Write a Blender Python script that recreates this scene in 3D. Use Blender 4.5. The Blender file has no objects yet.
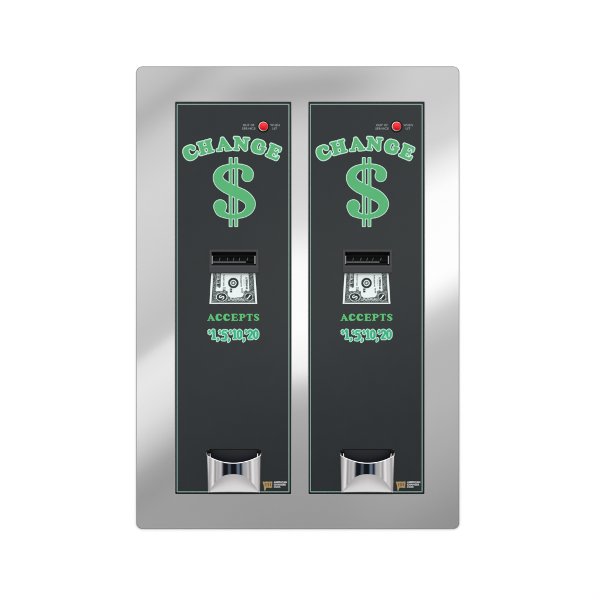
import bpy, bmesh, math, random
import numpy as np
random.seed(4)
sc = bpy.context.scene
COL = sc.collection
S = 0.002                       # metres per photo pixel: the steel plate is 0.65 m wide
X0, Y0 = 233.2, 494.0           # base of the left machine
DX = 133.3                      # spacing of the two machines
D = 3.0                         # camera distance
PY = -0.0010                    # front of the black panels
FRONT = -0.0032                 # front of the steel plate

# ------------------------------------------------------------------ materials
def lin(c):
    return tuple(((v/255)/12.92 if v/255 <= .04045 else ((v/255+.055)/1.055)**2.4) for v in c)

EXP = 1.22                      # light level on the panels
def mat(name, rgb, rough=.5, metal=0.0, spec=.5, noise=0.0, nscale=300, bump=0.0, coat=0.0, emit=0.0, linear=None):
    m = bpy.data.materials.new(name); m.use_nodes = True
    nt = m.node_tree; b = nt.nodes['Principled BSDF']
    c = (linear or tuple(v/EXP for v in lin(rgb))) + (1,)
    b.inputs['Base Color'].default_value = c
    b.inputs['Roughness'].default_value = rough
    b.inputs['Metallic'].default_value = metal
    b.inputs['Specular IOR Level'].default_value = spec
    b.inputs['Coat Weight'].default_value = coat
    b.inputs['Coat Roughness'].default_value = .08
    if emit:
        b.inputs['Emission Color'].default_value = c; b.inputs['Emission Strength'].default_value = emit
    tc = nt.nodes.new('ShaderNodeTexCoord')
    n = nt.nodes.new('ShaderNodeTexNoise'); n.inputs['Scale'].default_value = nscale; n.inputs['Detail'].default_value = 4
    nt.links.new(tc.outputs['Object'], n.inputs['Vector'])
    if noise:
        mx = nt.nodes.new('ShaderNodeMix'); mx.data_type = 'RGBA'
        mx.inputs[6].default_value = tuple(v*(1-noise) for v in c[:3])+(1,)
        mx.inputs[7].default_value = tuple(min(1, v*(1+noise)) for v in c[:3])+(1,)
        nt.links.new(n.outputs['Fac'], mx.inputs[0]); nt.links.new(mx.outputs[2], b.inputs['Base Color'])
    if bump:
        bp = nt.nodes.new('ShaderNodeBump'); bp.inputs['Strength'].default_value = bump; bp.inputs['Distance'].default_value = .0002
        nt.links.new(n.outputs['Fac'], bp.inputs['Height']); nt.links.new(bp.outputs['Normal'], b.inputs['Normal'])
    return m

def steel_mat():
    m = bpy.data.materials.new('satin_steel'); m.use_nodes = True
    nt = m.node_tree; b = nt.nodes['Principled BSDF']
    b.inputs['Metallic'].default_value = 1; b.inputs['Roughness'].default_value = .085
    tc = nt.nodes.new('ShaderNodeTexCoord'); mp = nt.nodes.new('ShaderNodeMapping')
    mp.inputs['Scale'].default_value = (900, 900, 9)
    n = nt.nodes.new('ShaderNodeTexNoise'); n.inputs['Scale'].default_value = 1.0; n.inputs['Detail'].default_value = 3
    n2 = nt.nodes.new('ShaderNodeTexNoise'); n2.inputs['Scale'].default_value = 6; n2.inputs['Detail'].default_value = 3
    nt.links.new(tc.outputs['Object'], mp.inputs['Vector']); nt.links.new(mp.outputs[0], n.inputs['Vector'])
    nt.links.new(tc.outputs['Object'], n2.inputs['Vector'])
    ad = nt.nodes.new('ShaderNodeMath'); ad.operation = 'ADD'
    nt.links.new(n.outputs['Fac'], ad.inputs[0]); nt.links.new(n2.outputs['Fac'], ad.inputs[1])
    mr = nt.nodes.new('ShaderNodeMapRange'); mr.inputs[1].default_value = .5; mr.inputs[2].default_value = 1.5
    mr.inputs[3].default_value = .78; mr.inputs[4].default_value = .80
    nt.links.new(ad.outputs[0], mr.inputs[0])
    cb = nt.nodes.new('ShaderNodeCombineColor')
    for i in range(3): nt.links.new(mr.outputs[0], cb.inputs[i])
    nt.links.new(cb.outputs[0], b.inputs['Base Color'])
    mr2 = nt.nodes.new('ShaderNodeMapRange'); mr2.inputs[3].default_value = .03; mr2.inputs[4].default_value = .05
    nt.links.new(n2.outputs['Fac'], mr2.inputs[0]); nt.links.new(mr2.outputs[0], b.inputs['Roughness'])
    return m

M = dict(
    steel=steel_mat(),
    panel=mat('black_acrylic', (0,0,0), .17, spec=.5, noise=.3, nscale=30, linear=(.0050,.0088,.0110)),
    line=mat('mint_line', (140,182,172), .4),
    green=mat('print_green', (84,184,116), .45, noise=.05, nscale=60, spec=.3),
    mint=mat('print_mint', (200,240,222), .45, spec=.3),
    accept=mat('print_leaf_green', (88,196,118), .45, spec=.3),
    teal=mat('print_teal', (44,186,136), .45, spec=.3),
    grey=mat('print_grey', (150,158,162), .5, spec=.3),
    white=mat('print_white', (225,228,228), .5, spec=.3),
    chrome=mat('chrome', (0,0,0), .09, 1.0, noise=.02, nscale=30, linear=(.80,.78,.79)),
    satin=mat('satin_chrome', (0,0,0), .22, 1.0, noise=.04, nscale=50, linear=(.80,.775,.78)),
    edge=mat('outer_edge', (0,0,0), .6, 0.0, spec=.1, noise=.05, nscale=40, linear=(.14,.14,.14)),
    cut=mat('hole_edge', (0,0,0), .6, 0.0, spec=.1, noise=.05, nscale=40, linear=(.34,.34,.34)),
    border=mat('border_black', (7,12,13), .3, spec=.3),
    clip=mat('clip_steel', (0,0,0), .3, 1.0, noise=.1, nscale=200, linear=(.33,.34,.35)),
    bezel=mat('bezel_plastic', (56,59,62), .45, spec=.4, noise=.08, nscale=400, bump=.15),
    black=mat('black_plastic', (6,7,9), .5, spec=.1),
    dark=mat('dark_recess', (10,12,15), .6, spec=.2),
    navy=mat('chute_lacquer', (24,32,52), .3, spec=.5, noise=.2, nscale=60),
    red=mat('red_lens', (232,14,26), .25, spec=.25, emit=.12),
    gold=mat('emblem_gold', (176,146,92), .35, noise=.45, nscale=900),
    brown=mat('emblem_brown', (92,72,44), .5),
    paper=mat('note_paper', (243,252,249), .6, spec=.2),
    ink=mat('note_ink', (44,52,54), .6, spec=.2),
    inkmid=mat('note_ink_mid', (112,124,124), .6, spec=.2),
    wall=mat('white_paint', (0,0,0), .9, spec=.1, noise=.01, nscale=4, linear=(.95,.95,.95)),
)

def engraved():
    m = bpy.data.materials.new('note_engraving'); m.use_nodes = True
    nt = m.node_tree; b = nt.nodes['Principled BSDF']; b.inputs['Roughness'].default_value = .6
    tc = nt.nodes.new('ShaderNodeTexCoord')
    w = nt.nodes.new('ShaderNodeTexNoise'); w.inputs['Scale'].default_value = 560; w.inputs['Detail'].default_value = 2
    w.inputs['Distortion'].default_value = 1.2
    nt.links.new(tc.outputs['Object'], w.inputs['Vector'])
    r = nt.nodes.new('ShaderNodeValToRGB')
    e = r.color_ramp.elements
    e[0].position = .46; e[0].color = lin((34,42,44))+(1,)
    e[1].position = .70; e[1].color = lin((178,192,190))+(1,)
    nt.links.new(w.outputs['Fac'], r.inputs[0]); nt.links.new(r.outputs[0], b.inputs['Base Color'])
    return m
M['engrave'] = engraved()

# ------------------------------------------------------------------ objects
def link(name, me, m, parent=None, loc=None):
    o = bpy.data.objects.new(name, me); COL.objects.link(o)
    if m is not None and not me.materials: me.materials.append(m)
    if parent is not None: o.parent = parent
    if loc: o.location = loc
    return o

def L(x, y): return ((x-X0)*S, (Y0-y)*S)            # photo pixel -> local x, z of the left machine

def curve_mesh(name, loops, depth, ext=0.0, bev=0.0, res=2):
    """loops in local x, z (metres): filled flat (holes allowed), lying at y = depth"""
    cu = bpy.data.curves.new(name, 'CURVE'); cu.dimensions = '2D'; cu.fill_mode = 'BOTH'
    cu.extrude = ext; cu.bevel_depth = bev; cu.bevel_resolution = res
    for lp in loops:
        sp = cu.splines.new('POLY'); sp.points.add(len(lp)-1)
        for i, (x, z) in enumerate(lp): sp.points[i].co = (x, z, 0, 1)
        sp.use_cyclic_u = True
    o = bpy.data.objects.new(name, cu); COL.objects.link(o)
    bpy.context.view_layer.update()
    me = bpy.data.meshes.new_from_object(o.evaluated_get(bpy.context.evaluated_depsgraph_get()))
    bpy.data.objects.remove(o); bpy.data.curves.remove(cu)
    me.name = name
    for v in me.vertices:
        x, y, z = v.co; v.co = (x, depth - z, y)
    bm = bmesh.new(); bm.from_mesh(me)
    if ext == 0:
        for f in bm.faces:
            f.normal_update()
            if f.normal.y > 0: f.normal_flip()
    else: bmesh.ops.recalc_face_normals(bm, faces=bm.faces)
    bm.to_mesh(me); bm.free()
    return me

def text_mesh(name, lines, depth, bold=0.0):
    """lines: (string, x0, x1, y_top, y_bottom) in photo pixels, built-in letters stretched to that box"""
    bm = bmesh.new()
    for s, x0, x1, yt, yb in lines:
        cu = bpy.data.curves.new('t', 'FONT'); cu.body = s; cu.size = 1; cu.offset = bold; cu.space_character = 1.08
        cu.resolution_u = 4
        o = bpy.data.objects.new('t', cu); COL.objects.link(o); bpy.context.view_layer.update()
        me = bpy.data.meshes.new_from_object(o.evaluated_get(bpy.context.evaluated_depsgraph_get()))
        bpy.data.objects.remove(o)
        xs = [v.co.x for v in me.vertices]; ys = [v.co.y for v in me.vertices]
        a, b, c, d = min(xs), max(xs), min(ys), max(ys)
        for v in me.vertices:
            px = x0 + (v.co.x-a)/(b-a)*(x1-x0); py = yb + (v.co.y-c)/(d-c)*(yt-yb)
            lx, lz = L(px, py); v.co = (lx, depth, lz)
        bm.from_mesh(me)
    me = bpy.data.meshes.new(name)
    for f in bm.faces:
        f.normal_update()
        if f.normal.y > 0: f.normal_flip()
    bm.to_mesh(me); bm.free()
    return me

def box(bm, x0, x1, y0, y1, z0, z1, bev=0.0):
    t = bmesh.new()
    bmesh.ops.create_cube(t, size=1)
    for v in t.verts:
        v.co = ((x0+x1)/2+v.co.x*(x1-x0), (y0+y1)/2+v.co.y*(y1-y0), (z0+z1)/2+v.co.z*(z1-z0))
    if bev: bmesh.ops.bevel(t, geom=t.edges[:], offset=bev, segments=2, affect='EDGES', profile=.6)
    me = bpy.data.meshes.new('t'); t.to_mesh(me); t.free(); bm.from_mesh(me); bpy.data.meshes.remove(me)

def pbox(bm, x0, x1, yt, yb, d0, d1, bev=0.0):     # photo-pixel box, depth in metres
    a, z1 = L(x0, yt); b, z0 = L(x1, yb)
    box(bm, a, b, d0, d1, z0, z1, bev)

def done(bm, name, smooth=False):
    me = bpy.data.meshes.new(name); bm.to_mesh(me); bm.free()
    if smooth:
        for p in me.polygons: p.use_smooth = True
    return me

# ------------------------------------------------------------------ lettering: variable-width strokes -> outlines
def catmull(pts, n=9):
    pts = [np.array(p, float) for p in pts]
    if len(pts) == 2: return [pts[0], pts[1]]
    P = [2*pts[0]-pts[1]] + pts + [2*pts[-1]-pts[-2]]
    out = []
    for i in range(1, len(P)-2):
        p0, p1, p2, p3 = P[i-1:i+3]
        for k in range(n):
            t = k/n
            out.append(.5*((2*p1)+(-p0+p2)*t+(2*p0-5*p1+4*p2-p3)*t*t+(-p0+3*p1-3*p2+p3)*t**3))
    out.append(pts[-1]); return out

def d_stroke(X, Y, pts):
    c = catmull(pts); best = np.full(X.shape, 1e9)
    for a, b in zip(c[:-1], c[1:]):
        vx, vy = b[0]-a[0], b[1]-a[1]; l2 = vx*vx+vy*vy+1e-12
        t = np.clip(((X-a[0])*vx+(Y-a[1])*vy)/l2, 0, 1)
        d = np.hypot(X-a[0]-t*vx, Y-a[1]-t*vy)-(a[2]+t*(b[2]-a[2]))
        best = np.minimum(best, d)
    return best

def d_box(X, Y, cx, cy, hx, hy, rot=0, r=.5):
    c, s = math.cos(math.radians(rot)), math.sin(math.radians(rot))
    x = (X-cx)*c+(Y-cy)*s; y = -(X-cx)*s+(Y-cy)*c
    qx, qy = np.abs(x)-hx+r, np.abs(y)-hy+r
    return np.hypot(np.maximum(qx, 0), np.maximum(qy, 0))+np.minimum(np.maximum(qx, qy), 0)-r

def smin(a, b, k):
    h = np.clip(.5+.5*(b-a)/k, 0, 1)
    return b*(1-h)+a*h-k*h*(1-h)

def glyph(X, Y, ops, k=.5):
    f = np.full(X.shape, 1e9)
    for op in ops:
        d = d_stroke(X, Y, op[1]) if op[0].endswith('s') else d_box(X, Y, *op[1:])
        f = np.maximum(f, -d) if op[0][0] == '-' else smin(f, d, k)
    return f

def field(x0, x1, y0, y1, step):
    xs = np.arange(x0, x1, step); ys = np.arange(y0, y1, step)
    X, Y = np.meshgrid(xs, ys); return xs, ys, X, Y

def contour(F, xs, ys, level):
    G = F-level; ins = G < 0
    pts, nxt = {}, {}
    def cross(k):
        if k in pts: return
        o, j, i = k
        j2, i2 = (j, i+1) if o == 0 else (j+1, i)
        a, b = G[j, i], G[j2, i2]; t = a/(a-b)
        pts[k] = (xs[i]+(xs[i2]-xs[i])*t, ys[j]+(ys[j2]-ys[j])*t)
    c = ins.astype(int); code = c[:-1, :-1]+2*c[:-1, 1:]+4*c[1:, 1:]+8*c[1:, :-1]
    T = {1:[(3,0)],2:[(0,1)],3:[(3,1)],4:[(1,2)],5:[(3,2),(1,0)],6:[(0,2)],7:[(3,2)],8:[(2,3)],9:[(2,0)],10:[(0,3),(2,1)],11:[(2,1)],12:[(1,3)],13:[(1,0)],14:[(0,3)]}
    for j, i in zip(*np.nonzero((code > 0) & (code < 15))):
        E = [(0, j, i), (1, j, i+1), (0, j+1, i), (1, j, i)]
        for a, b in T[int(code[j, i])]:
            cross(E[a]); cross(E[b]); nxt[E[a]] = E[b]
    loops = []; seen = set()
    for s in list(nxt):
        if s in seen: continue
        lp = []; k = s
        while k not in seen and k in nxt:
            seen.add(k); lp.append(pts[k]); k = nxt[k]
        if len(lp) > 6: loops.append(lp)
    out = []
    for lp in loops:                       # light smoothing and thinning
        a = np.array(lp); a = (np.roll(a, 1, 0)+2*a+np.roll(a, -1, 0))/4
        out.append([tuple(p) for p in a[::2]])
    return out

def px_loops(loops): return [[L(x, y) for x, y in lp] for lp in loops]

STEM = 5.7
GL = {
 'C': [('s', [(3.9,3.1,2.2),(2.4,5.0,1.7),(-.2,5.4,1.6),(-3.3,3.9,2.6),(-4.4,0,3.0),(-3.1,-3.7,2.9),(.3,-5.0,2.0),(3.8,-4.2,1.6),(6.2,-1.9,.8)])],
 'G': [('s', [(3.9,3.3,2.2),(2.4,5.0,1.7),(-.2,5.4,1.6),(-3.4,3.9,2.6),(-4.5,0,3.0),(-3.2,-3.7,2.8),(.2,-5.0,1.9),(3.4,-4.5,1.9),(4.6,-2.9,2.0),(4.6,-.8,1.7)]),
       ('b', 4.4,-.1,3.2,1.15,0,.9)],
 'H': [('b',-3.9,0,2.3,6.2,0,.6),('b',3.9,0,2.3,6.2,0,.6),('b',0,.1,3,1.35,0,.3)] +
      [('b', sx*4.0, sy*STEM, 3.7, 1.25, 0, 1.0) for sx in (-1,1) for sy in (-1,1)],
 'A': [('s', [(-.6,5.0,1.8),(4.0,-4.2,2.5)]),('s', [(-.4,4.6,1.7),(-4.4,-5.2,1.45)]),('b',-.4,-2.2,3.2,.95,0,.3),
       ('b',-4.7,-STEM,3.0,1.15,0,.9),('b',4.6,-STEM,3.6,1.2,0,.9)],
 'N': [('b',-4.8,0,1.6,5.8,0,.5),('s', [(-4.4,4.6,2.4),(4.6,-4.6,2.2)]),('b',4.9,.6,1.6,5.6,0,.5),
       ('b',-5.2,STEM,3.2,1.2,0,.9),('b',-4.8,-STEM,3.0,1.2,0,.9),('b',5.0,STEM,3.3,1.2,0,.9)],
 'E': [('b',-2.9,0,2.5,6.2,0,.6),('b',-3.3,STEM,3.4,1.25,0,1),('b',-3.3,-STEM,3.4,1.25,0,1),('b',.4,STEM,4.6,1.25,0,.8),
       ('s',[(4.4,5.4,1.3),(4.9,3.2,.9)]),('b',.5,0,2.6,1.05,0,.3),('s',[(2.9,1.7,.85),(2.9,-1.7,.85)]),
       ('b',.6,-STEM,5.0,1.3,0,.8),('s',[(5.0,-5.3,1.4),(5.9,-2.7,.9)])],
 'P': [('b',-2.9,0,2.3,6.2,0,.6),('b',-3.1,-STEM,3.8,1.2,0,.9),('b',-3.9,STEM,3.0,1.2,0,.9),
       ('s',[(-2.4,5.6,1.2),(1.6,5.3,1.5),(3.9,2.7,2.2),(1.6,.1,1.4),(-2.2,-.4,1.1)])],
 'T': [('b',0,0,2.3,6.2,0,.6),('b',0,-STEM,4.0,1.2,0,.9),('b',0,STEM,6.3,1.25,0,.9),('s',[(-5.7,5.2,1.2),(-6.3,2.6,.8)]),('s',[(5.7,5.2,1.2),(6.3,2.6,.8)])],
 'S': [('s',[(4.0,3.4,1.3),(2.2,5.3,1.3),(-1.2,5.4,1.5),(-3.5,3.4,2.1),(-1.4,.9,2.4),(1.6,-.8,2.4),(3.6,-3.2,2.1),(1.3,-5.4,1.5),(-2.2,-5.3,1.3),(-4.4,-3.2,1.3)]),
       ('b',4.6,4.5,.8,2.1,0,.6),('b',-4.8,-4.4,.8,2.2,0,.6)],
 # numerals, in photo pixels
 '1': [('b',0,0,1.25,4.9,0,.4),('s',[(-2.0,3.0,.55),(-.4,4.7,.7)]),('b',0,-4.6,2.3,.65,0,.4)],
 '5': [('s',[(2.4,4.7,.75),(-1.6,4.5,.8),(-1.9,1.0,.7)]),('s',[(-1.9,.8,.7),(.4,1.5,1.0),(2.2,-1.2,1.4),(.8,-4.2,1.1),(-2.2,-4.4,1.0)])],
 '0': [('s',[(0,4.4,.85),(-1.9,2.6,1.15),(-2.2,0,1.3),(-1.9,-2.6,1.15),(0,-4.4,.85),(1.9,-2.6,1.15),(2.2,0,1.3),(1.9,2.6,1.15),(0,4.4,.85)])],
 '2': [('s',[(-2.1,2.9,1.2),(-.4,4.4,.9),(1.7,3.0,1.2),(1.2,.2,1.1),(-1.8,-3.7,.9)]),('b',.2,-4.4,2.6,.9,0,.4)],
 ',': [('s',[(.2,.6,1.1),(.3,-.8,.85),(-.7,-2.3,.4)])],
 '$': [('s',[(1.3,1.5,.5),(0,2.2,.42),(-1.3,1.3,.5),(0,0,.6),(1.3,-1.2,.5),(0,-2.1,.42),(-1.4,-1.4,.5)]),('b',0,0,.3,3.2,0,.2)],
}

def word(items, step, ext, k=.5, pad=1.6, erode=0.0):
    """items: (char, cx, cy, angle_deg, scale_x, scale_y)"""
    x0, x1, y0, y1 = ext
    xs, ys, X, Y = field(x0, x1, y0, y1, step)
    F = np.full(X.shape, 1e3)
    for ch, cx, cy, a, sx, sy in items:
        R = 11*max(sx, sy)+pad
        ii = np.nonzero(abs(xs-cx) < R)[0]; jj = np.nonzero(abs(ys-cy) < R)[0]
        w = (slice(jj[0], jj[-1]+1), slice(ii[0], ii[-1]+1))
        dx, dy = X[w]-cx, -(Y[w]-cy); c, s = math.cos(math.radians(a)), math.sin(math.radians(a))
        d = glyph((dx*c+dy*s)/sx, (-dx*s+dy*c)/sy, GL[ch], k)*min(sx, sy)+erode
        F[w] = np.minimum(F[w], d)
    return F, xs, ys

def print_mesh(name, F, xs, ys, level, depth):
    return curve_mesh(name, px_loops(contour(F, xs, ys, level)), depth)

# ------------------------------------------------------------------ steel plate
def rrect(x0, x1, y0, y1, r, n=8):
    out = []
    for cx, cy, a0 in ((x1-r, y1-r, 0), (x0+r, y1-r, 90), (x0+r, y0+r, 180), (x1-r, y0+r, 270)):
        for k in range(n+1):
            a = math.radians(a0+90*k/n); out.append((cx+r*math.cos(a), cy+r*math.sin(a)))
    return out
bx, by = (298.1-300)*S, (300-528.6)*S
def F2(lp): return [((x-298.1)*S, (528.6-y)*S) for x, y in lp]
B = .0012
bp = B/S
outer = F2(rrect(136.2+bp, 459.3-bp, 66.3+bp, 528.8-bp, 5.4, 10))
holes = [F2(rrect(175.2+k*DX-bp, 291.2+k*DX+bp, 101.9-bp, 494.3+bp, .8+bp, 4)) for k in (0, 1)]
e_half = .0016-B
me = curve_mesh('steel_plate', [outer]+holes, -.0016, ext=e_half, bev=B, res=3)
plate = link('steel_plate', me, M['steel'], None, (bx, 0, by))
me.materials.append(M['edge'])
me.materials.append(M['cut'])
for p in me.polygons:                                      # edge faces get a flat dull grey, darkest round the outside
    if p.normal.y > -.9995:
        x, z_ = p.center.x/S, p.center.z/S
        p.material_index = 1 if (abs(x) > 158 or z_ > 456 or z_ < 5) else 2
plate['label'] = 'brushed steel plate with rounded corners framing both black panels'
plate['category'] = 'face plate'

# ------------------------------------------------------------------ backdrop
bm = bmesh.new()
R = 6.0
hx0, hx1, hz0, hz1 = (150-300)*S, (446-300)*S, (300-515)*S, (300-82)*S
xs_ = [-R, hx0, hx1, R]; zs_ = [-R, hz0, hz1, R]
g = [[bm.verts.new((x, .0002, z)) for x in xs_] for z in zs_]
for j in range(3):
    for i in range(3):
        if (i, j) != (1, 1): bm.faces.new((g[j][i], g[j][i+1], g[j+1][i+1], g[j+1][i]))
wall = link('backdrop', done(bm, 'backdrop'), M['wall'])
wall['kind'] = 'structure'

# ------------------------------------------------------------------ change machine
def empty(name, loc):
    o = bpy.data.objects.new(name, None); COL.objects.link(o); o.location = loc; o.empty_display_size = .05; return o
mach = empty('change_machine', ((X0-300)*S, 0, (300-Y0)*S))

# front panel with openings for the note slot and coin chute
def rect(x0, x1, y0, y1): return [L(x0, y0), L(x1, y0), L(x1, y1), L(x0, y1)]
me = curve_mesh('front_panel', [[L(x, y) for x, y in rrect(174.6, 291.8, 101.3, 494.9, .7, 3)], rect(211, 257, 252, 266), rect(208, 260, 449.6, 487)], PY+.0004, ext=.0004)
panel = link('front_panel', me, M['panel'], mach)
me = curve_mesh('border_band', [[L(x, y) for x, y in rrect(174.8, 291.6, 101.5, 494.7, .7, 3)], [L(x, y) for x, y in rrect(177.2, 288.9, 104.2, 491.9, .6, 3)]], PY-.0001)
link('border_band', me, M['border'], panel)
me = curve_mesh('border_line', [[L(x, y) for x, y in rrect(176.7, 289.4, 103.7, 492.4, .9, 3)], [L(x, y) for x, y in rrect(177.5, 288.5, 104.6, 491.5, .3, 3)]], PY-.0002)
link('border_line', me, M['line'], panel)

# CHANGE in an arch
RA = 104.0
def arch(dx, dy=0):
    a = dx/RA
    return 232.7+(RA+dy)*math.sin(a), 144.2+RA-(RA+dy)*math.cos(a), -math.degrees(a)
items = []
for ch, dx, dy, sx, sy in (('C',-42.6,-.9,1.0,1.04), ('H',-27.3,.1,.96,.96), ('A',-9.3,.2,.98,1.0), ('N',8.5,.2,.95,.98), ('G',26.2,.3,.98,1.0), ('E',42.3,.3,.98,1.0)):
    x, y, a = arch(dx, dy); items.append((ch, x - (1.0 if ch == 'C' else .3 if ch == 'H' else 0), y - (1.2 if ch == 'C' else .5), a, sx, sy))
F, xs, ys = word(items, .12, (178, 288, 130, 168), k=.45)
hl = link('headline_lettering', print_mesh('headline_lettering', F, xs, ys, -.16, PY-.0006), M['green'], mach)
link('letter_outline', print_mesh('letter_outline', F, xs, ys, .84, PY-.0003), M['mint'], hl)

# big dollar sign (photo zoom units /7.053)
def z(x, y, r): return (198+x/7.053, 150+y/7.053, r/7.053)
ops = [('s', [z(349,183,38), z(352,160,34), z(335,132,22), z(300,116,15), z(250,114,15), z(195,126,20), z(158,152,28), z(141,188,32), z(153,226,35), z(188,256,37), z(232,279,38), z(276,300,38), z(318,320,38), z(352,346,35), z(370,380,33), z(360,420,27), z(328,450,20), z(290,463,16), z(250,469,15), z(205,464,16), z(160,440,26), z(155,408,40), z(156,396,44)]),
       ('b', 230.6, 192.0, 1.25, 34.3, 0, .2), ('b', 236.15, 192.0, 1.25, 34.3, 0, .2)]
xs, ys, X, Y = field(208, 260, 154, 230, .16)
F = glyph(X, Y, ops, k=.25)
ds = link('dollar_sign', print_mesh('dollar_sign', F, xs, ys, -.15, PY-.0006), M['green'], mach)
link('sign_outline', print_mesh('sign_outline', F, xs, ys, .62, PY-.0003), M['mint'], ds)

# ACCEPTS
sc7 = 7.5/13.9
items = [(ch, x, 317.4, 0, s*sc7, sc7) for ch, x, s in (('A',210.9,.98), ('C',219.0,.95), ('C',226.8,.95), ('E',234.6,1.0), ('P',242.4,1.0), ('T',249.6,.9), ('S',256.5,.92))]
F, xs, ys = word(items, .08, (204, 263, 310, 325), k=.4, erode=.22)
link('accepts_lettering', print_mesh('accepts_lettering', F, xs, ys, 0, PY-.0004), M['accept'], mach)

# $1,$5,$10,$20
items = [('$',208.6,332.8,8,.8,.8), ('1',213.0,335.0,4,.95,1.0), (',',217.3,340.2,0,.95,.95),
         ('$',219.6,332.8,8,.8,.8), ('5',224.2,336.2,-3,.95,1.05), (',',228.7,341.0,0,.95,.95),
         ('$',230.8,332.8,8,.8,.8), ('1',235.0,335.2,2,.9,1.0), ('0',240.0,335.2,0,.85,1.0), (',',244.6,340.6,0,.95,.95),
         ('$',246.9,332.6,8,.8,.8), ('2',251.3,335.2,0,.9,1.0), ('0',257.0,335.0,0,.85,1.0)]
items = [(c_, 233.3+(x-233.5)*.955, 334.4+(y-335.2)*.93, a, sx*.95, sy*.92) for c_, x, y, a, sx, sy in items]
F, xs, ys = word(items, .08, (203, 264, 325, 347), k=.3)
dn = link('denomination_lettering', print_mesh('denomination_lettering', F, xs, ys, .05, PY-.0006), M['teal'], mach)
link('letter_outline', print_mesh('letter_outline', F, xs, ys, .82, PY-.0003), M['mint'], dn)

# captions beside the lamp
for lines in ([('OUT OF', 243.0, 254.4, 124.0, 126.1), ('SERVICE', 242.0, 255.4, 127.4, 129.5)], [('WHEN', 270.2, 279.6, 124.0, 126.1), ('LIT', 272.6, 277.0, 127.4, 129.5)]):
    link('caption_lettering', text_mesh('caption_lettering', lines, PY-.0003, .012), M['grey'], mach)

# indicator lamp
def lathe(prof, cx, cy, n=40, smooth=True, name='lathe'):
    bm = bmesh.new(); x0, z0 = L(cx, cy); rings = []
    for r, d in prof:
        r *= S
        rings.append([bm.verts.new((x0+r*math.cos(2*math.pi*k/n), d, z0+r*math.sin(2*math.pi*k/n))) for k in range(n)] if r > 0 else [bm.verts.new((x0, d, z0))])
    for a, b in zip(rings[:-1], rings[1:]):
        for k in range(n):
            if len(b) == 1: bm.faces.new((a[k], a[(k+1) % n], b[0]))
            elif len(a) == 1: bm.faces.new((a[0], b[(k+1) % n], b[k]))
            else: bm.faces.new((a[k], a[(k+1) % n], b[(k+1) % n], b[k]))
    bmesh.ops.recalc_face_normals(bm, faces=bm.faces)
    return done(bm, name, smooth)
LX, LY = 263.3, 126.4
lamp = link('indicator_lamp', lathe([(6.0, PY), (5.9, PY-.0009), (5.3, PY-.0012), (4.9, PY-.0010), (4.7, PY-.0004)], LX, LY, name='indicator_lamp'), M['black'], mach)
link('lamp_ring', lathe([(4.8, PY-.0002), (4.8, PY-.0014), (4.5, PY-.0021), (4.25, PY-.0022), (3.95, PY-.0016), (3.95, PY-.0002)], LX, LY, name='lamp_ring'), M['chrome'], lamp)
link('lamp_lens', lathe([(4.15, PY-.0005), (4.15, PY-.0026), (3.85, PY-.0036), (3.0, PY-.0046), (1.8, PY-.0053), (.8, PY-.0056), (0, PY-.0057)], LX+.4, LY, name='lamp_lens'), M['red'], lamp)

# ---- bill acceptor
bm = bmesh.new()
dF = PY-.0090
a, t = L(209.6, 249.8)
loops = [[L(x, y) for x, y in rrect(209.8, 258.3, 249.9, 267.0, .5, 2)], rect(211.6, 256.4, 251.6, 265.6)]
me0 = curve_mesh('b', loops, PY-.0035, ext=.0032, bev=.0003)
bm.from_mesh(me0)
# sloped lower lip
prof = [(265.9, PY-.0066), (266.6, PY-.0072), (272.3, PY-.0066), (273.2, PY-.0055), (273.2, PY+.0)]
cols = []
for x, q in ((209.4, .0012), (210.0, 0), (258.2, 0), (258.8, .0012)):
    cols.append([bm.verts.new((L(x, y)[0], d + (q if i < 4 else 0), L(x, y)[1])) for i, (y, d) in enumerate(prof)])
for c0, c1 in zip(cols[:-1], cols[1:]):
    for i in range(len(prof)-1): bm.faces.new((c0[i], c0[i+1], c1[i+1], c1[i]))
for c in (cols[0], cols[-1]):
    b0 = bm.verts.new((c[0].co.x, PY, c[0].co.z)); bm.faces.new([b0]+c)
bmesh.ops.recalc_face_normals(bm, faces=bm.faces)
acc = link('bill_acceptor', done(bm, 'bill_acceptor'), M['bezel'], mach)
# recess liner (open box)
def liner(name, x0, x1, yt, yb, d0, d1, m, parent):
    bm = bmesh.new(); ax, az = L(x0, yt); cx, cz = L(x1, yb)
    f = [bm.verts.new(v) for v in ((ax, d0, az), (cx, d0, az), (cx, d0, cz), (ax, d0, cz))]
    b = [bm.verts.new(v) for v in ((ax, d1, az), (cx, d1, az), (cx, d1, cz), (ax, d1, cz))]
    bm.faces.new(b)
    for k in range(4): bm.faces.new((f[k], f[(k+1) % 4], b[(k+1) % 4], b[k]))
    return link(name, done(bm, name), m, parent)
liner('slot_recess', 211.7, 256.3, 251.7, 265.5, PY-.0060, .020, M['dark'], acc)
for x0, x1 in ((211.8, 212.8), (254.5, 255.6)):            # metal side clips
    bm = bmesh.new(); pbox(bm, x0, x1, 256.0, 264.2, PY-.0060, PY-.001, .0003)
    link('side_clip', done(bm, 'side_clip'), M['clip'], acc)
bm = bmesh.new()
pbox(bm, 213.1, 246.0, 261.9, 262.5, PY-.0066, PY-.002, .0002)
link('guide_strip', done(bm, 'guide_strip'), M['clip'], acc)
bm = bmesh.new()
pbox(bm, 213.0, 254.2, 255.6, 256.6, PY-.0050, PY+.01, .0002); pbox(bm, 213.1, 254.1, 262.8, 265.3, PY-.0058, PY+.01, .0003)
pbox(bm, 213.0, 254.2, 256.7, 261.7, PY+.002, PY+.004)
link('slot_mouth', done(bm, 'slot_mouth'), M['black'], acc)
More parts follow.
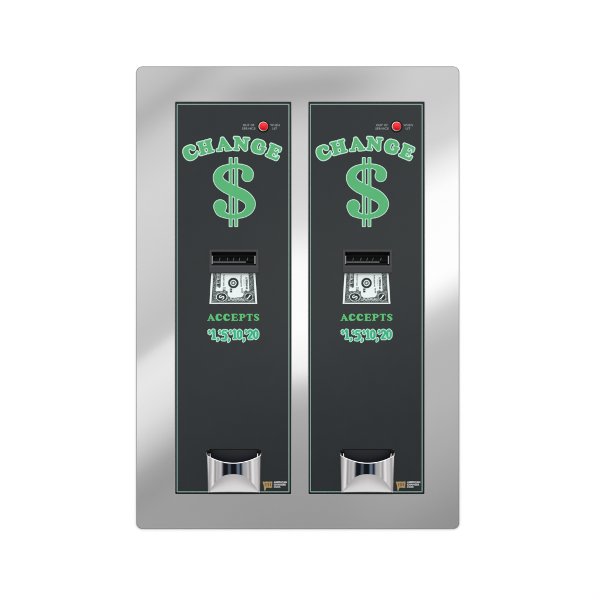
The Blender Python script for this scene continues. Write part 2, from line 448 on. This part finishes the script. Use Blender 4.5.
for x in (219.6, 227.4, 233.6, 239.4, 247.3):
    bm = bmesh.new(); t_ = bmesh.new()
    ax, az = L(x-.35, 257.8); cx, cz = L(x+.35, 260.6); sh = .0010
    vs = [bm.verts.new(v) for v in ((ax+sh, PY-.004, az), (cx+sh, PY-.004, az), (cx-sh*.3, PY-.0055, cz), (ax-sh*.3, PY-.0055, cz),
                                    (ax+sh, PY+.002, az), (cx+sh, PY+.002, az), (cx, PY+.002, cz), (ax, PY+.002, cz))]
    for q in ((0,1,2,3), (4,7,6,5), (0,4,5,1), (1,5,6,2), (2,6,7,3), (3,7,4,0)): bm.faces.new([vs[i] for i in q])
    t_.free()
    link('guide_tooth', done(bm, 'guide_tooth'), M['bezel'], acc)

# ---- banknote picture printed under the slot
note = link('banknote_picture', curve_mesh('banknote_picture', [[L(211.3, 272.6), L(255.2, 272.6), L(257.2, 303.9), L(209.4, 303.9)]], PY-.0002), M['paper'], mach)
def xe(v, y): return 233.3+(v-233.3)*(1+.045*(y-288)/15.5)
xs, ys, X, Y = field(207, 260, 271, 306, .1)
Xn = 233.3+(X-233.3)/(1+.05*(Y-288)/15.5)
fr = d_box(Xn, Y, 233.3, 285.0, 20.6, 17.4, 0, .2)              # ornate frame
inner = np.minimum(d_box(Xn, Y, 232.4, 279.0, 16.8, 12.2, 0, 1.5), d_box(Xn, Y, 235.5, 290.5, 7.8, 6.8, 0, 3.5))
inner = np.minimum(inner, d_box(Xn, Y, 233.3, 296.3, 3.5, 1.5, 0, 1))
F = np.maximum(fr, -inner); F = np.maximum(F, 272.0-Y)
F = np.minimum(F, np.maximum(np.hypot((X-221.6)/1.25, Y-297)-4.4, fr)); F = np.minimum(F, np.maximum(np.hypot(X-248.6, Y-297)-4.5, fr))
fr_o = link('frame_print', print_mesh('frame_print', F, xs, ys, 0, PY-.0003), M['engrave'], note)
# dark lettering columns, seal, medallion grounds
D_ = np.hypot(X-233.3, Y-283.0)
F = np.abs(D_-4.2+.05*np.sin(16*np.arctan2(Y-283, X-233.3)))-1.05
F = np.minimum(F, np.hypot((X-221.6)/1.3, Y-297.0)-3.7)
F = np.minimum(F, np.hypot(X-248.8, Y-297.0)-3.5)
def tiny_print(F, cx, y0, y1, w, h, r_, seed):
    """a column of small upright marks, as the fine wording of a note reads from here"""
    rnd = random.Random(seed); y = y0
    while y < y1:
        hh = h*rnd.uniform(.7, 1.15)
        sx = (cx-233.3)*(1+.05*(y-288)/15.5)+233.3
        a = [(sx+rnd.choice((-w, 0, w)), y+rnd.uniform(.1, .9)*hh, r_) for _ in range(3)]
        sel = (slice(max(0, int((y-2-271)/.1)), int((y+hh+2-271)/.1)), slice(int((sx-w-2-207)/.1), int((sx+w+2-207)/.1)))
        F[sel] = np.minimum(F[sel], d_stroke(X[sel], Y[sel], [(sx-w, y+hh*.2, r_), (sx+w, y+hh*.2, r_)]))
        for p, q in zip(a[:-1], a[1:]): F[sel] = np.minimum(F[sel], d_stroke(X[sel], Y[sel], [p, q]))
        y += hh+r_*1.4
    return F
F = tiny_print(F, 218.6, 273.6, 286.8, 1.35, .95, .3, 3)
F = np.minimum(F, d_box(X, Y, 216.9, 280, .18, 6.8, 0, .1)); F = np.minimum(F, d_box(X, Y, 220.4, 280, .18, 6.8, 0, .1))
F = tiny_print(F, 223.6, 274.5, 285.5, .5, .75, .16, 5)
F = tiny_print(F, 224.2, 287.6, 291.2, 1.2, .9, .3, 8)
F = tiny_print(F, 246.9, 277.5, 288.5, .75, 1.0, .28, 9)
F = tiny_print(F, 241.3, 275.0, 287.0, .6, .7, .15, 11)
F = tiny_print(F, 242.0, 288.4, 292.6, .5, .8, .15, 12)
F = tiny_print(F, 231.0, 288.6, 292.4, 1.0, .9, .24, 13)
F = tiny_print(F, 244.2, 279.5, 285.5, .25, .9, .14, 14)
F = tiny_print(F, 246.2, 290.0, 292.4, .8, .8, .25, 15)
F = tiny_print(F, 215.9, 275.0, 288.4, .3, .8, .16, 16)
F = np.minimum(F, d_box(Xn, Y, 254.0, 288.0, .22, 15.2, 0, .1))
F = np.minimum(F, d_box(Xn, Y, 212.6, 288.0, .22, 15.2, 0, .1))
F = np.minimum(F, d_box(X, Y, 233.3, 302.3, 21.5, .35, 0, .1))
F = np.maximum(F, 273.2-Y)
link('dark_print', print_mesh('dark_print', F, xs, ys, 0, PY-.0004), M['ink'], note)
F = np.hypot(X-233.3, Y-283.0)-2.3
F = np.maximum(F, -(np.hypot(X-233.3, Y-283.0)-.9+.25*np.sin(6*np.arctan2(Y-283, X-233.3))))
link('seal_print', print_mesh('seal_print', F, xs, ys, 0, PY-.0004), M['inkmid'], note)
# pale numerals in the medallions
def sg(X, Y, cx, cy, a, k):
    dx, dy = X-cx, -(Y-cy); c, s = math.cos(math.radians(a)), math.sin(math.radians(a))
    x, y = (dx*c+dy*s)/k, (-dx*s+dy*c)/k
    return d_stroke(x, y, [(2.0,1.6,.45),(.8,2.7,.45),(-1.2,2.4,.55),(-1.5,1.0,.6),(0,0,.7),(1.5,-1.0,.6),(1.2,-2.5,.55),(-.8,-2.8,.45),(-2.1,-1.6,.45)])*k
F = np.minimum(sg(X, Y, 221.6, 297.1, 62, .82), np.maximum(np.abs(np.hypot((X-221.6)/1.3, Y-297.0)-4.1)-.22, 0*X-1))
F = np.minimum(F, np.minimum(d_box(X, Y, 248.8, 297.0, .5, 2.3, 40, .2), np.minimum(d_box(X, Y, 249.9, 295.1, .35, .9, 85, .2), d_box(X, Y, 247.3, 298.7, .35, 1.2, -50, .2))))
F = np.minimum(F, np.abs(np.hypot(X-248.8, Y-297.0)-3.9)-.15)
for k in range(9):                                          # scroll work along the foot of the note
    F = np.minimum(F, np.abs(np.hypot(X-(229.2+k*1.75), Y-(300.0-(k % 2)*.9))-.75)-.14)
F = np.maximum(F, d_box(Xn, Y, 233.3, 285.0, 21.0, 17.0, 0, .2))
link('pale_print', print_mesh('pale_print', F, xs, ys, 0, PY-.0006), M['paper'], note)

# ---- coin cup
CX = 233.95
TH = math.radians(44); W_ = 27.0; SAG = .022; BASE = .010; TILT = math.tan(math.radians(9))
NX = 56
def cup_col(u, inset=0.0):
    """u in -1..1 along the bow; returns x (px offset), protrusion (m)"""
    th = u*TH
    return (W_-inset/S)*math.sin(th)/math.sin(TH), BASE-inset+SAG*(math.cos(th)-math.cos(TH))/(1-math.cos(TH)), th
def ytop(xn): return 455.4+6.4*(1-abs(xn)**2.0)
def ybot(xn): return 491.7-19.0*(1-min(1, abs(xn)/.94)**2.5)
def cup_pt(u, y, inset=0.0):
    x, p, th = cup_col(u, inset); xn = x/W_
    k = (y-455)/36.0
    x *= 1-.035*k
    p -= (y-ytop(min(1, abs(xn))))*S*TILT*math.cos(th)
    return ((CX+x-X0)*S, PY-p, (Y0-y)*S)
bm = bmesh.new()
NZ = 14; grid = []
us = [math.asin(max(-1, min(1, (2*i/NX-1)*math.sin(TH))))/TH for i in range(NX+1)]
for u in us:
    xn = abs(cup_col(u)[0]/W_); yt, yb = ytop(xn), ybot(xn)
    grid.append([bm.verts.new(cup_pt(u, yt+(yb-yt)*j/NZ)) for j in range(NZ+1)])
for a, b in zip(grid[:-1], grid[1:]):
    for j in range(NZ): bm.faces.new((a[j], a[j+1], b[j+1], b[j]))
for c, sgn in ((grid[0], -1), (grid[-1], 1)):              # side returns, rounded back to the panel
    prev = c
    for q, ox in ((.55, .35), (.25, .45), (0, .5)):
        nx = [bm.verts.new((v.co.x+sgn*ox*S*.5, PY+(v.co.y-PY)*q, v.co.z)) for v in c]
        for j in range(NZ): bm.faces.new((prev[j], prev[j+1], nx[j+1], nx[j]))
        prev = nx
bmesh.ops.recalc_face_normals(bm, faces=bm.faces)
me = done(bm, 'coin_cup', True)
cup = link('coin_cup', me, M['chrome'], mach)
# sloping foot of the cup
bm = bmesh.new(); NF = 12; grid = []
for u in us:
    xn = abs(cup_col(u)[0]/W_); p0 = cup_pt(u, ybot(xn)); x1 = p0[0]
    p1 = ((CX-X0)*S+(x1-(CX-X0)*S)*.985, PY-.0035, (Y0-492.2)*S)
    colv = []
    for j in range(NF+1):
        t = j/NF; bulge = .0010*math.sin(math.pi*t)*(1-xn**2)
        colv.append(bm.verts.new((p0[0]+(p1[0]-p0[0])*t, p0[1]+(p1[1]-p0[1])*t-bulge, p0[2]+(p1[2]-p0[2])*t-bulge*.6)))
    b = bm.verts.new((p1[0], PY, p1[2]-.0006)); colv.append(b)
    grid.append(colv)
for a, b in zip(grid[:-1], grid[1:]):
    for j in range(NF+1): bm.faces.new((a[j], a[j+1], b[j+1], b[j]))
bmesh.ops.recalc_face_normals(bm, faces=bm.faces)
link('cup_foot', done(bm, 'cup_foot', True), M['satin'], cup)
# inner face
bm = bmesh.new(); grid = []
for u in us:
    xn = min(1, abs(cup_col(u)[0]/W_)); yt = ytop(xn)
    grid.append([bm.verts.new(cup_pt(u, yt+(ybot(xn)-1.2-yt)*j/6, .0022)) for j in range(7)])
for a, b in zip(grid[:-1], grid[1:]):
    for j in range(6): bm.faces.new((a[j], b[j], b[j+1], a[j+1]))
for c in (grid[0], grid[-1]):
    nx = [bm.verts.new((v.co.x-math.copysign(.0042, v.co.x-(CX-X0)*S), .004, v.co.z)) for v in c]
    for j in range(6): bm.faces.new((c[j], c[j+1], nx[j+1], nx[j]))
fl = [bm.verts.new((g_[6].co.x*.9, .02, (Y0-484)*S)) for g_ in grid]
for i in range(len(grid)-1): bm.faces.new((grid[i][6], grid[i+1][6], fl[i+1], fl[i]))
link('cup_lining', done(bm, 'cup_lining', True), M['satin'], cup)
# rolled rim
path = [(cup_pt(us[0], ytop(1))[0]-.0002, PY+.0005, (Y0-452.2)*S), (cup_pt(us[0], ytop(1))[0]-.0002, PY-.005, (Y0-453.4)*S)]
path += [cup_pt(u, ytop(min(1, abs(cup_col(u)[0]/W_))), .0010) for u in us]
path += [(cup_pt(us[-1], ytop(1))[0]+.0002, PY-.005, (Y0-453.4)*S), (cup_pt(us[-1], ytop(1))[0]+.0002, PY+.0005, (Y0-452.2)*S)]
def tube(name, path, r, m, parent, n=10):
    from mathutils import Vector
    bm = bmesh.new(); rings = []
    for i, p in enumerate(path):
        a = Vector(path[max(0, i-1)]); b = Vector(path[min(len(path)-1, i+1)]); t = (b-a).normalized()
        up = Vector((0, 0, 1)) if abs(t.z) < .9 else Vector((1, 0, 0))
        s_ = t.cross(up).normalized(); w = s_.cross(t)
        rings.append([bm.verts.new(Vector(p)+r*(math.cos(2*math.pi*k/n)*s_+math.sin(2*math.pi*k/n)*w)) for k in range(n)])
    for a, b in zip(rings[:-1], rings[1:]):
        for k in range(n): bm.faces.new((a[k], a[(k+1) % n], b[(k+1) % n], b[k]))
    bm.faces.new(rings[0]); bm.faces.new(rings[-1])
    bmesh.ops.recalc_face_normals(bm, faces=bm.faces)
    return link(name, done(bm, name, True), m, parent)
tube('cup_rim', path, .0012, M['chrome'], cup)
for sx in (-1, 1):
    tube('cup_inner_glint', [((CX-X0+sx*q)*S, PY-d, (Y0-y)*S) for q, d, y in ((24.3,.0005,451.8),(23.9,.003,453.6),(23.7,.005,455.4),(23.3,.007,457.0),(22.4,.009,458.6))], .0008, M['chrome'], cup)  # thin tubes standing in for the highlight on the cup's inner wall
# dark corner stops and chute behind
for sx in (-1, 1):
    me = lathe([(2.1, PY), (2.1, PY-.0030), (1.7, PY-.0040), (0, PY-.0042)], CX+sx*24.9, 451.6, 20, True, 'corner_stop')
    link('corner_stop', me, M['black'], cup)
liner('coin_chute', 208.1, 259.9, 449.7, 486.9, PY+.0005, .035, M['navy'], mach)
bm = bmesh.new(); pbox(bm, 209, 259, 449.2, 450.0, PY-.0010, PY+.001, .0003)
link('chute_edge', done(bm, 'chute_edge'), M['black'], mach)

# ---- maker's logo
poly = [(262.6,482.0),(263.4,481.5),(264.2,481.9),(266.6,481.6),(269.0,481.8),(271.6,481.5),(272.3,481.9),(272.2,484.2),(271.8,486.2),(272.3,487.4),(270.6,488.2),(268.2,487.7),(266.2,488.0),(265.7,489.4),(265.2,491.0),(264.4,490.8),(264.1,488.6),(263.8,486.2),(263.2,484.0)]
logo = link('maker_emblem', curve_mesh('maker_emblem', [[L(x, y) for x, y in poly]], PY-.0003), M['gold'], mach)
marks = []
for x in (264.8, 266.5, 268.2, 270.0):
    marks.append([L(x, 483.3), L(x+.9, 483.1), L(x+.7, 486.4), L(x+.1, 486.2)])
link('emblem_mark', curve_mesh('emblem_mark', marks, PY-.0004), M['brown'], logo)
link('maker_lettering', text_mesh('maker_lettering', [('AMERICAN', 273.8, 287.0, 481.4, 483.2), ('CHANGER', 273.8, 285.9, 483.9, 485.6), ('CORP.', 273.8, 280.6, 486.3, 487.9)], PY-.0003, .03), M['white'], mach)

# ---- second machine
def copy_tree(o, parent=None):
    c = o.copy(); COL.objects.link(c)
    if parent: c.parent = parent
    for ch in list(o.children): copy_tree(ch, c)
    return c
m2 = copy_tree(mach); m2.location.x += DX*S
for o, side in ((mach, 'left'), (m2, 'right')):
    o['label'] = 'tall black change machine with green dollar sign and chrome coin cup, %s of the two' % side
    o['category'] = 'change machine'
    o['group'] = 'change machines side by side in the steel plate'

# ------------------------------------------------------------------ invented surroundings, light and dark painted for the metal to mirror
w = bpy.data.worlds.new('World'); sc.world = w; w.use_nodes = True
nt = w.node_tree; nt.nodes.clear()
N = nt.nodes.new; K = nt.links.new
out = N('ShaderNodeOutputWorld'); bg = N('ShaderNodeBackground'); K(bg.outputs[0], out.inputs[0])
tc = N('ShaderNodeTexCoord'); sep = N('ShaderNodeSeparateXYZ'); K(tc.outputs['Generated'], sep.inputs[0])
def mth(op, a, b=None, c=None, clamp=False):
    n = N('ShaderNodeMath'); n.operation = op; n.use_clamp = clamp
    for i, v in enumerate((a, b, c)):
        if v is None: continue
        if isinstance(v, (int, float)): n.inputs[i].default_value = v
        else: K(v, n.inputs[i])
    return n.outputs[0]
def ss(v, a, b):                                   # smoothstep a..b (a<b)
    n = N('ShaderNodeMapRange'); n.interpolation_type = 'SMOOTHSTEP'; K(v, n.inputs[0])
    n.inputs[1].default_value = a; n.inputs[2].default_value = b; return n.outputs[0]
def mixv(f, a, b):
    n = N('ShaderNodeMix'); n.data_type = 'FLOAT'; K(f, n.inputs[0])
    for i, v in ((2, a), (3, b)):
        if isinstance(v, (int, float)): n.inputs[i].default_value = v
        else: K(v, n.inputs[i])
    return n.outputs[0]
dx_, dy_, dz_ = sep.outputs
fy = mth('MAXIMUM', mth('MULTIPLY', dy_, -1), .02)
U = mth('ADD', mth('MULTIPLY', mth('DIVIDE', dx_, fy), D/S), 300)          # the plate's reflection bands, painted into the world behind the camera
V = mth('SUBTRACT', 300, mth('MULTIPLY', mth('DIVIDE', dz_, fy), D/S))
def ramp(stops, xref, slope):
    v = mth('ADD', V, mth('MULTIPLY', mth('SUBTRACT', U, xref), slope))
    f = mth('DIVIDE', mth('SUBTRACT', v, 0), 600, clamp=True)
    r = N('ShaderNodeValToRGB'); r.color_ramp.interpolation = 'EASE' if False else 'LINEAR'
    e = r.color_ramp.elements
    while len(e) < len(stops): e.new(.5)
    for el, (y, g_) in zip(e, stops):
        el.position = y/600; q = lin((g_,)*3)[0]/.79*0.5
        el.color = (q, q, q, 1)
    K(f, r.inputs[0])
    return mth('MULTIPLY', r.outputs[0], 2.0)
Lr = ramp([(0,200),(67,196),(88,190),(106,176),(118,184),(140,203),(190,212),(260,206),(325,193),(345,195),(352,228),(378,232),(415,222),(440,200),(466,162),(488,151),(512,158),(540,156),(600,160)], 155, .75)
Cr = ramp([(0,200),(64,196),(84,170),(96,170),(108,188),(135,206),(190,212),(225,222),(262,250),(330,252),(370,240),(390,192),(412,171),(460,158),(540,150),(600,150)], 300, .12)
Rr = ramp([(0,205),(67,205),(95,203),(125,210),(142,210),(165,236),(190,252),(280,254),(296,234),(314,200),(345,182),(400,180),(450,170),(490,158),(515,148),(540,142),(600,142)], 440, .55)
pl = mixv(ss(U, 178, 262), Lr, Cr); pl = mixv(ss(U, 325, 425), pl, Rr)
# wide surroundings, made up: bright all round, dark zone painted low in front
az = mth('MULTIPLY', mth('ARCTAN2', dx_, fy), 57.2958)
el = mth('MULTIPLY', mth('ARCSINE', dz_), 57.2958)
wide_env = mixv(ss(el, 10, 50), 1.27, 1.65)
wide_env = mixv(ss(el, -76, -58), 0.92, mixv(ss(el, -50, -44), .50, wide_env))
# light and dark strips painted into the world for the cup's reflections
def band(a, b, s): return mth('MULTIPLY', ss(az, a-s, a+s), mth('SUBTRACT', 1, ss(az, b-s, b+s)))
low = mth('MULTIPLY', ss(el, -50, -46), mth('SUBTRACT', 1, ss(el, -15, -12)))
g1 = mixv(band(-42, 31, 6), 1.0, .012)
g1 = mth('ADD', g1, mth('MULTIPLY', band(-21, -12, 3), .16))
g1 = mth('ADD', g1, mth('MULTIPLY', band(9, 19, 2.5), .32))
g1 = mixv(ss(az, 76, 84), g1, .6)
g1 = mixv(ss(az, -84, -76), .62, g1)
g1 = mixv(band(-68, -62, 4), g1, .42)
g1 = mixv(band(50, 56, 4), g1, .5)
g1 = mixv(band(28, 44, 5), g1, .66)
g1 = mixv(band(-59, -49, 5), g1, .70)
g1 = mth('ADD', g1, mth('MULTIPLY', band(-76, -69, 3), .35))
g1 = mth('ADD', g1, mth('MULTIPLY', band(59, 66, 3), .35))
wide_env = mixv(low, wide_env, mth('MULTIPLY', g1, .72))
r2 = mth('SQRT', mth('ADD', mth('POWER', mth('MULTIPLY', az, .8), 2), mth('POWER', el, 2)))
env = mixv(ss(r2, 10.4, 12.4), pl, wide_env)
cc = N('ShaderNodeCombineColor')
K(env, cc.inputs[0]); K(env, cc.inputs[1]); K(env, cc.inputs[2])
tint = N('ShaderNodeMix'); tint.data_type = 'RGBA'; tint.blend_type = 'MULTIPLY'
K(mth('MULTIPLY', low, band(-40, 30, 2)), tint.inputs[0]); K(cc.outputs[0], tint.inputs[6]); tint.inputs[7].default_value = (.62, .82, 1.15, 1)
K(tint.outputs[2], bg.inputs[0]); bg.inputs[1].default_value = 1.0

def area(name, loc, size, power, tgt=(0, 0, 0)):
    from mathutils import Vector
    l = bpy.data.lights.new(name, 'AREA'); l.shape = 'RECTANGLE'; l.size, l.size_y = size; l.energy = power
    o = bpy.data.objects.new(name, l); COL.objects.link(o); o.location = loc
    o.rotation_euler = (Vector(tgt)-Vector(loc)).to_track_quat('-Z', 'Y').to_euler(); return o
area('added_key_above', (0, -2.4, 1.7), (2.6, 1.0), 16)  # unseen lamp, added for cup highlights and a soft shadow

# ------------------------------------------------------------------ camera
cam = bpy.data.cameras.new('camera'); co = bpy.data.objects.new('camera', cam); COL.objects.link(co)
co.location = (0, -D+FRONT, 0); co.rotation_euler = (math.radians(90), 0, 0)
cam.sensor_width = 36; cam.lens = 36*D/(600*S); cam.clip_start = .1; cam.clip_end = 100
sc.camera = co
sc.view_settings.view_transform = 'Standard'; sc.view_settings.look = 'None'; sc.view_settings.exposure = 0; sc.view_settings.gamma = 1
sc.render.resolution_x = sc.render.resolution_y = 1024
